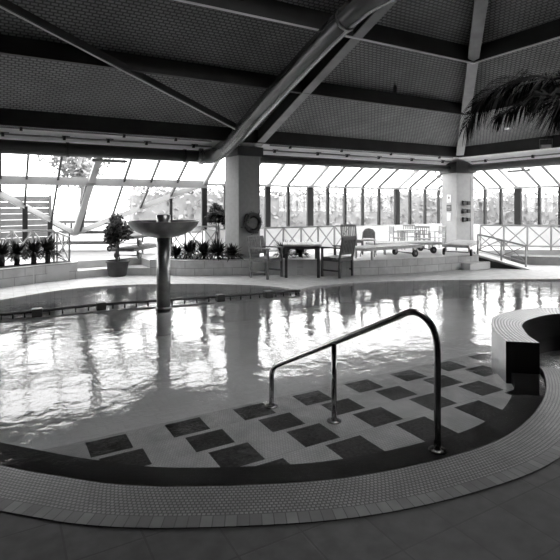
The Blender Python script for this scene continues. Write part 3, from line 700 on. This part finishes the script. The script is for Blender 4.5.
# ------------------------------------------------------------------ planting
def leafball(c, r, n, size, rz=1.0, flat=.0, seed=1):
    rnd = random.Random(seed); mb = MB(); hubs = []
    for k in range(14):
        d = Vector((rnd.gauss(0, 1), rnd.gauss(0, 1), rnd.gauss(0, 1))).normalized()*rnd.uniform(.4, .75); hubs.append(Vector((d.x*r, d.y*r, d.z*r*rz)))
    for k in range(n):
        d = Vector((rnd.gauss(0, 1), rnd.gauss(0, 1), rnd.gauss(0, 1))).normalized()
        p = Vector(c)+hubs[k % 14]+Vector((d.x*r, d.y*r, d.z*r))*.42*(rnd.random()**.5)
        a = Vector((rnd.gauss(0, 1), rnd.gauss(0, 1), rnd.gauss(0, 1))).normalized(); b = a.orthogonal().normalized(); L = size*rnd.uniform(.7, 1.3)
        mb.quad([p, p+a*L*.5+b*L*.26, p+a*L, p+a*L*.5-b*L*.26])
    return mb
def ficus(loc, zc, r, pot, label, seed):
    t = empty('potted_tree', loc)
    if pot:
        pr, ph = pot; MB().lathe([(0, 0), (pr*.72, 0), (pr*.78, .02), (pr*.97, ph-.04), (pr*1.03, ph-.04), (pr*1.03, ph), (pr*.93, ph), (pr*.9, ph-.05), (0, ph-.05)], n=28).build('pot', 'pot', t)
        ph -= .05
    else: ph = 0
    tr = MB()
    for k in range(3): a = k*2.1; tr.tube([(.05*cos(a), .05*sin(a), ph), (.03*cos(a+1), .03*sin(a+1), ph+(zc-ph)*.4), (.045*cos(a+2), .045*sin(a+2), zc-r*.4), (.1*cos(a+2), .1*sin(a+2), zc)], [.016, .014, .012, .006], 6)
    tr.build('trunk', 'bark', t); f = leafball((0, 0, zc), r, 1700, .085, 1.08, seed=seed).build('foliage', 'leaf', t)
    return tag(t, label, 'potted tree')
q = P(119.5, 277); ficus((q.x, q.y+.2, 0), 1.02, .33, (.25, .35), 'round-headed potted tree in a dark pot on the left pool deck', 3)
x, y = XY(217, 12.6); ficus((x, y, PF), .98, .30, (.17, .25), 'round-headed potted tree standing behind the ferns beside the wreath column', 5)
def spiky(loc, h, r, n, label, seed, trunk=.06, group=None):
    rnd = random.Random(seed); t = empty('spiky_plant', loc)
    if trunk: MB().tube([(0, 0, 0), (.005, 0, h*.5), (0, 0, h)], [trunk, trunk*1.15, trunk*.9], 10).build('trunk', 'palmbark', t)
    mb = MB()
    for k in range(n):
        a = rnd.uniform(0, 2*pi); e = rnd.uniform(-.05, 1.25); L = r*rnd.uniform(.75, 1.2); w = .022
        d = Vector((cos(a)*cos(e), sin(a)*cos(e), sin(e))); s = Vector((-sin(a), cos(a), 0))*w
        p0 = Vector((0, 0, h-.01)); p1 = p0+d*L*.55; p2 = p0+d*L+Vector((0, 0, -.25*L*cos(e)))
        mb.quad([p0-s*.5, p0+s*.5, p1+s, p1-s]); mb.quad([p1-s, p1+s, p2+s*.05, p2-s*.05])
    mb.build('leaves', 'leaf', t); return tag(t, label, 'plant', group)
for i, (px, lab) in enumerate(((2, 'leftmost spiky plant in the left planter'), (17, 'second spiky plant from the left end of the left planter'), (34, 'third spiky plant from the left, in the left planter'), (48, 'rightmost spiky plant in the left planter, with longest leaves'))):
    x, y = XY(px, 10.0+.45*(i/3)+.0)
    spiky((x, y+.12, PF), .22, .36+.02*i, 150, lab, i+1, .05, 'spiky plants in the left planter')
x, y = XY(-14, 9.9); spiky((x, y, PF), .27, .3, 90, 'spiky plant cut by the left edge of the photo', 9, .05, 'spiky plants in the left planter')
for i, (px, D, r, lab) in enumerate(((176, 11.55, .26, 'small dark fern just right of the fountain pedestal'), (190, 11.75, .36, 'tall arching fern in the planter left of the wreath column'), (204, 11.5, .34, 'spreading fern in the middle of the planter'), (218, 11.45, .34, 'bushy fern in the planter nearest the left of the wreath column'), (232, 11.3, .28, 'low fern at the foot of the wreath column'), (284, 11.75, .30, 'dark leafy plant behind the left armchair'), (300, 12.0, .26, 'leafy plant seen under the garden table'))):
    x, y = XY(px, D); spiky((x, y, PF if i else PF), .09, r*1.25, 170, lab, 20+i, .03, 'ferns in the middle planter')
# palm leaning in from the right
px_, py_ = 4.75, 1.15
t = empty('palm_tree', (px_, py_, 0))
MB().tube([(0, 0, 0), (.03, 0, 1.2), (0, 0, 2.4), (0, 0, 2.75)], [.14, .11, .10, .12], 14).build('trunk', 'palmbark', t)
def palm_frond(tip_pts, n, seed, L0=.42):
    rnd = random.Random(seed); line = smooth_line(tip_pts, 8); mb = MB()
    mb.tube(line, [.014*(1-.8*i/len(line)) for i in range(len(line))], 6)
    for k in range(n):
        u = .08+.92*k/n; i = min(int(u*(len(line)-1)), len(line)-2); f = u*(len(line)-1)-i
        p = Vector(line[i]).lerp(Vector(line[i+1]), f); tg = (Vector(line[i+1])-Vector(line[i])).normalized()
        side = tg.cross(Vector((0, 0, 1))).normalized(); L = L0*(.55+1.1*u*(1-u)*2)*(1.1-.35*u)
        for s in (-1, 1):
            d = (side*s*rnd.uniform(.35, .8)+tg*rnd.uniform(.5, 1.0)+Vector((0, 0, rnd.uniform(-.35, .15)))).normalized()
            up = Vector((0, 0, 1)); w = tg.cross(d).cross(d).normalized()*.007
            p1 = p+d*L*.5; p2 = p+d*L*.9+Vector((0, 0, -L*.42))
            mb.quad([p-w*.4, p+w*.4, p1+w, p1-w]); mb.quad([p1-w, p1+w, p2+w*.1, p2-w*.1])
    return mb
o_ = Vector((px_, py_, 0)); crown = Vector((0, 0, 2.72))
def wp(px, y, D): x_, y_ = XY(px, D); return Vector((x_, y_, EYE+(YH-y)/FPX*D))-o_
f1 = [tuple(crown), tuple(wp(570, 77, 3.9)), tuple(wp(540, 76, 4.1)), tuple(wp(510, 82, 4.3)), tuple(wp(482, 100, 4.5)), tuple(wp(466, 126, 4.6))]
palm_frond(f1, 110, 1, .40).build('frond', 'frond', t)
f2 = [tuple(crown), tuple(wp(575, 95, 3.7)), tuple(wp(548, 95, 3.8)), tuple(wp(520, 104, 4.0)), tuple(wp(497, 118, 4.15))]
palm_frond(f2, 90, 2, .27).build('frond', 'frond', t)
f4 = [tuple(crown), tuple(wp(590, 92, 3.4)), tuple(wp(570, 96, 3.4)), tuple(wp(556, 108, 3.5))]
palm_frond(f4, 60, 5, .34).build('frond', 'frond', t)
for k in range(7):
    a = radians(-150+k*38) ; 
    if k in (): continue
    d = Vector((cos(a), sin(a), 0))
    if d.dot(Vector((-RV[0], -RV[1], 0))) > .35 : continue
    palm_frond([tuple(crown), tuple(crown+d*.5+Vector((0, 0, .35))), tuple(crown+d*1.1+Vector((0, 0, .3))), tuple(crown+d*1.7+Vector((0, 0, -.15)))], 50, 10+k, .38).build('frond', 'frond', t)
tag(t, 'palm with dark feathery fronds arching in from the upper right', 'palm')
# ------------------------------------------------------------------ things on columns and roof
def on_col(c, w, face_dir, u, z, off):
    """world point on a column face: face_dir 'front' (-Y local) or 'left' (-X local)"""
    R = Matrix.Rotation(c.rotation_euler.z, 3, 'Z')
    l = Vector((u, -w/2-off, 0)) if face_dir == 'front' else Vector((-w/2-off, u, 0))
    p = R @ l; return (c.location.x+p.x, c.location.y+p.y, z)
rL = cL.rotation_euler.z; rR = cR.rotation_euler.z
t = empty('wreath', on_col(cL, .62, 'front', .05, 1.17, .07), rL); 
ring = [(cos(2*pi*k/28)*.205, 0, sin(2*pi*k/28)*.205) for k in range(29)]
MB().tube(ring, .05, 10, cap=False).build('rim', 'bark', t)
rnd = random.Random(4); mb = MB()
for k in range(420):
    a = rnd.uniform(0, 2*pi); p = Vector((cos(a), 0, sin(a)))*(.205+rnd.gauss(0, .03))+Vector((0, rnd.gauss(-.02, .015), 0)); d = Vector((rnd.gauss(0, 1), rnd.gauss(0, .5), rnd.gauss(0, 1))).normalized(); b = d.orthogonal().normalized()
    mb.quad([p, p+d*.03+b*.012, p+d*.06, p+d*.03-b*.012])
mb.build('foliage', 'leaf', t); MB().tube([(0, .03, 0), (0, .0, 0)], .17, 28).build('centre_disc', 'pot', t)
tag(t, 'dark round wreath hanging on the front of the nearer column', 'wreath')
w = .69; zf = lambda y, D: EYE-(y-YH)/FPX*D
def sign(name, z, hgt, wd, mats, label, glyph):
    t = empty(name, on_col(cR, w, 'left', -.0, z, .008), rR)
    MB().box((0, 0, 0), (.014, wd, hgt)).build('panel', mats[0], t, .002); g_ = MB(); glyph(g_, wd, hgt)
    g_.build('print', mats[1], t); return tag(t, label, 'sign')
def gl_round(m, wd, h):
    m.tube([(-.0105, 0, .03), (-.007, 0, .03)], wd*.28, 20); m.box((-.0085, 0, -h*.32), (.004, wd*.6, .012)); m.box((-.0085, 0, -h*.40), (.004, wd*.5, .01))
def gl_pic(m, wd, h): m.box((-.0085, 0, h*.12), (.004, wd*.7, h*.35)); m.box((-.0085, 0, -h*.28), (.004, wd*.6, .012))
def gl_lines(m, wd, h):
    for k in range(6): m.box((-.0085, 0, h*.36-k*h*.14), (.004, wd*(.7 if k % 2 else .55), .008))
Dc = 15.5
sign('notice_sign', zf(198.5, Dc), .25, .17, ('paper', 'grey'), 'small pale framed notice, topmost on the column left face', gl_round)
sign('notice_sign', zf(208, Dc), .20, .21, ('pot', 'grey'), 'dark square notice in the middle of the column left face', gl_pic)
sign('notice_sign', zf(217, Dc), .26, .17, ('paper', 'hdr'), 'plain white paper notice, lowest on the column left face', gl_lines)
for i, (y, lab) in enumerate(((203, 'uppermost black spotlight pair on the column'), (211, 'middle black spotlight pair on the column'), (219.5, 'lowest black spotlight pair on the column'))):
    t = empty('wall_spotlight', on_col(cR, w, 'front', -.02, zf(y, Dc), 0), rR)
    hs = MB().box((-.08, -.05, 0), (.12, .10, .17)).build('housing', 'black', t, .015)
    MB().box((.09, -.07, .0), (.15, .12, .14)).build('housing', 'black', t, .02)
    MB().lathe([(0, 0), (.05, 0), (.05, .01), (0, .01)], (-.08, -.105, 0), 16).build('lens', 'grey', hs)
    MB().box((0, -.02, 0), (.24, .04, .04)).build('bracket', 'black', t)
    t.scale = (.88, .88, .88); tag(t, lab, 'spotlight', 'black spotlights on the column')
# ceiling sensor, downlight, projector
def roof_pt(px, y, drop):
    best = None
    for k in range(300, 1800):
        D = k/100; r = (px-280)/FPX*D; x_, y_ = r*RV[0]+D*FV[0], r*RV[1]+D*FV[1]; z = EYE+(YH-y)/FPX*D; e = abs(z-(roofz(x_, y_)+RZ-drop))
        if best is None or e < best[0]: best = (e, x_, y_, z)
    return Vector(best[1:])
q = roof_pt(395, 82, 0); q.z += .01; t = empty('hanging_sensor', q); MB().tube([(0, 0, .02), (0, 0, -.10)], .008, 6).build('stem', 'black', t); MB().lathe([(0, -.24), (.03, -.235), (.04, -.14), (.03, -.08), (0, -.075)], n=14).build('body', 'black', t)
tag(t, 'small dark sensor hanging from the boarded ceiling right of the big beam', 'sensor')
q = roof_pt(508, 128, 0); t = empty('downlight', q); MB().lathe([(.06, .0), (.085, .0), (.085, -.03), (.06, -.03)], n=24).build('rim', 'white', t)
em = bpy.data.materials.new('lamp_glow'); em.use_nodes = True; eb = em.node_tree.nodes['Principled BSDF']; eb.inputs['Emission Color'].default_value = (1, 1, 1, 1); eb.inputs['Emission Strength'].default_value = 1.5; M['lamp'] = em
MB().lathe([(0, -.02), (.06, -.02), (.06, -.01), (0, -.01)], n=24).build('diffuser', 'lamp', t)
tag(t, 'small round lit downlight in the ceiling below the palm frond', 'light')
q = PX_ = Vector((XR-.95, 0, 0)); D_ = 12.2; x_, y_ = XY(546, D_); z_ = zf(136, D_)
t = empty('floodlight', (x_, y_, z_-.2), -.9); MB().box((0, 0, -.06), (.26, .12, .09)).build('housing', 'grey', t, .01); MB().box((0, -.062, -.06), (.22, .008, .07)).build('lens', 'paper', t)
b = MB(); b.box((-.14, 0, .02), (.012, .04, .2)); b.box((.14, 0, .02), (.012, .04, .2)); b.box((0, 0, .12), (.29, .04, .012)); b.build('yoke', 'grey', t); MB().tube([(0, 0, .12), (0, 0, .30)], .01, 6).build('stem', 'black', t)
tag(t, 'small floodlight on a yoke under the right-hand roof beam', 'light')
for (px, y, D, lab) in ((519, 170.5, 14.36, 'pale strip light at the top of the right glass roof'), (110, 160.5, 10.8, 'pale strip light at the top of the left glass roof')):
    x_, y_ = XY(px, D); t = empty('strip_light', (x_, y_, zf(y, D)), pi/2 if px > 300 else 0)
    MB().box((0, 0, 0), (.75, .09, .05)).build('housing', 'hdr', t, .008); MB().tube([(-.34, 0, -.035), (.34, 0, -.035)], .013, 8).build('tube', 'paper', t)
    for s in (-1, 1): MB().box((s*.3, 0, .06), (.02, .02, .09)).build('hanger', 'hdr', t)
    tag(t, lab, 'light', 'strip lights under the glass roof')
# ------------------------------------------------------------------ outside
def hedge(name, a, b, h, w, n, label, size=.3, seed=1):
    rnd = random.Random(seed); mb = MB(); a = Vector(a); b = Vector(b)
    mb.bar(a+Vector((0, 0, h*.42)), b+Vector((0, 0, h*.42)), w*.7, h*.8)
    d = (b-a).normalized(); s = Vector((-d.y, d.x, 0))
    for k in range(n):
        p = a.lerp(b, rnd.random())+Vector((0, 0, rnd.random()*h+rnd.gauss(0, .12)))+s*w*rnd.uniform(-.55, .55)
        e = Vector((rnd.gauss(0, 1), rnd.gauss(0, 1), rnd.gauss(0, 1))).normalized(); o = e.orthogonal().normalized(); L = size*rnd.uniform(.6, 1.3)
        mb.quad([p, p+e*L*.5+o*L*.3, p+e*L, p+e*L*.5-o*L*.3])
    return tag(mb.build(name, 'hedge'), label, 'hedge')
hedge('hedge', (5, 22, PF), (31, 22, PF), 2.1, 1.2, 6000, 'long pale hedge seen through the middle windows')
hedge('hedge', (28, 21, PF), (28, -4, PF), 2.1, 1.2, 5000, 'long pale hedge seen through the right-hand windows', seed=3)
def woods(a, b, h, label, seed, n=900):
    rnd = random.Random(seed); mb = MB(); a = Vector(a); b = Vector(b); d = (b-a); L = d.length
    for k in range(n):
        u = rnd.random(); p = a+d*u+Vector((0, rnd.uniform(-1.5, 1.5), rnd.random()**.8*h*(.75+.25*sin(u*17+seed))))
        e = Vector((rnd.gauss(0, 1), rnd.gauss(0, 1), rnd.gauss(0, 1))).normalized(); o = e.orthogonal().normalized(); q = rnd.uniform(.45, .9)
        mb.quad([p, p+e*q*.5+o*q*.4, p+e*q, p+e*q*.5-o*q*.4])
    o = mb.build('distant_woodland', 'woods'); o['kind'] = 'stuff'; return tag(o, label, 'woodland')
woods((14, 46, 0), (50, 42, 0), 3.0, 'hazy belt of far woodland beyond the front windows', 1, 9000)
woods((54, 39, 0), (50, -5, 0), 3.0, 'hazy belt of far woodland beyond the right-hand windows', 2, 9000)
def tree(x, y, h, r, label, seed):
    t = empty('tree', (x, y, PF)); MB().tube([(0, 0, 0), (.1, 0, h*.3), (0, .1, h*.7)], [.18, .14, .07], 10).build('trunk', 'bark', t)
    leafball((0, 0, h*.68), r, 1500, .38, 1.0, seed=seed).build('crown', 'hedge', t); return tag(t, label, 'tree', 'trees outside the left glass roof')
tree(-2.6, 23, 5.6, 2.0, 'pale tree beyond the glass roof at the far left', 1); tree(4, 30, 6.8, 2.2, 'pale tree seen through the left glass roof near its thick rafter', 2)
# slatted fence outside on the left
a = Vector((-2.6, 14.3, 0)); b = Vector((1.25, 15.6, 0)); d = b-a; t = empty('board_fence', (a.x, a.y, PF))
for k in range(9): MB().bar((0, 0, .12+k*.165), d+Vector((0, 0, .12+k*.165)), .02, .15).build('board', 'outboard', t)
for k in range(4): p = d*(k/3); MB().box(p+Vector((0, 0, .78)), (.08, .08, 1.56)).build('post', 'outboard', t)
tag(t, 'pale horizontal board fence outside behind the left railing', 'fence')
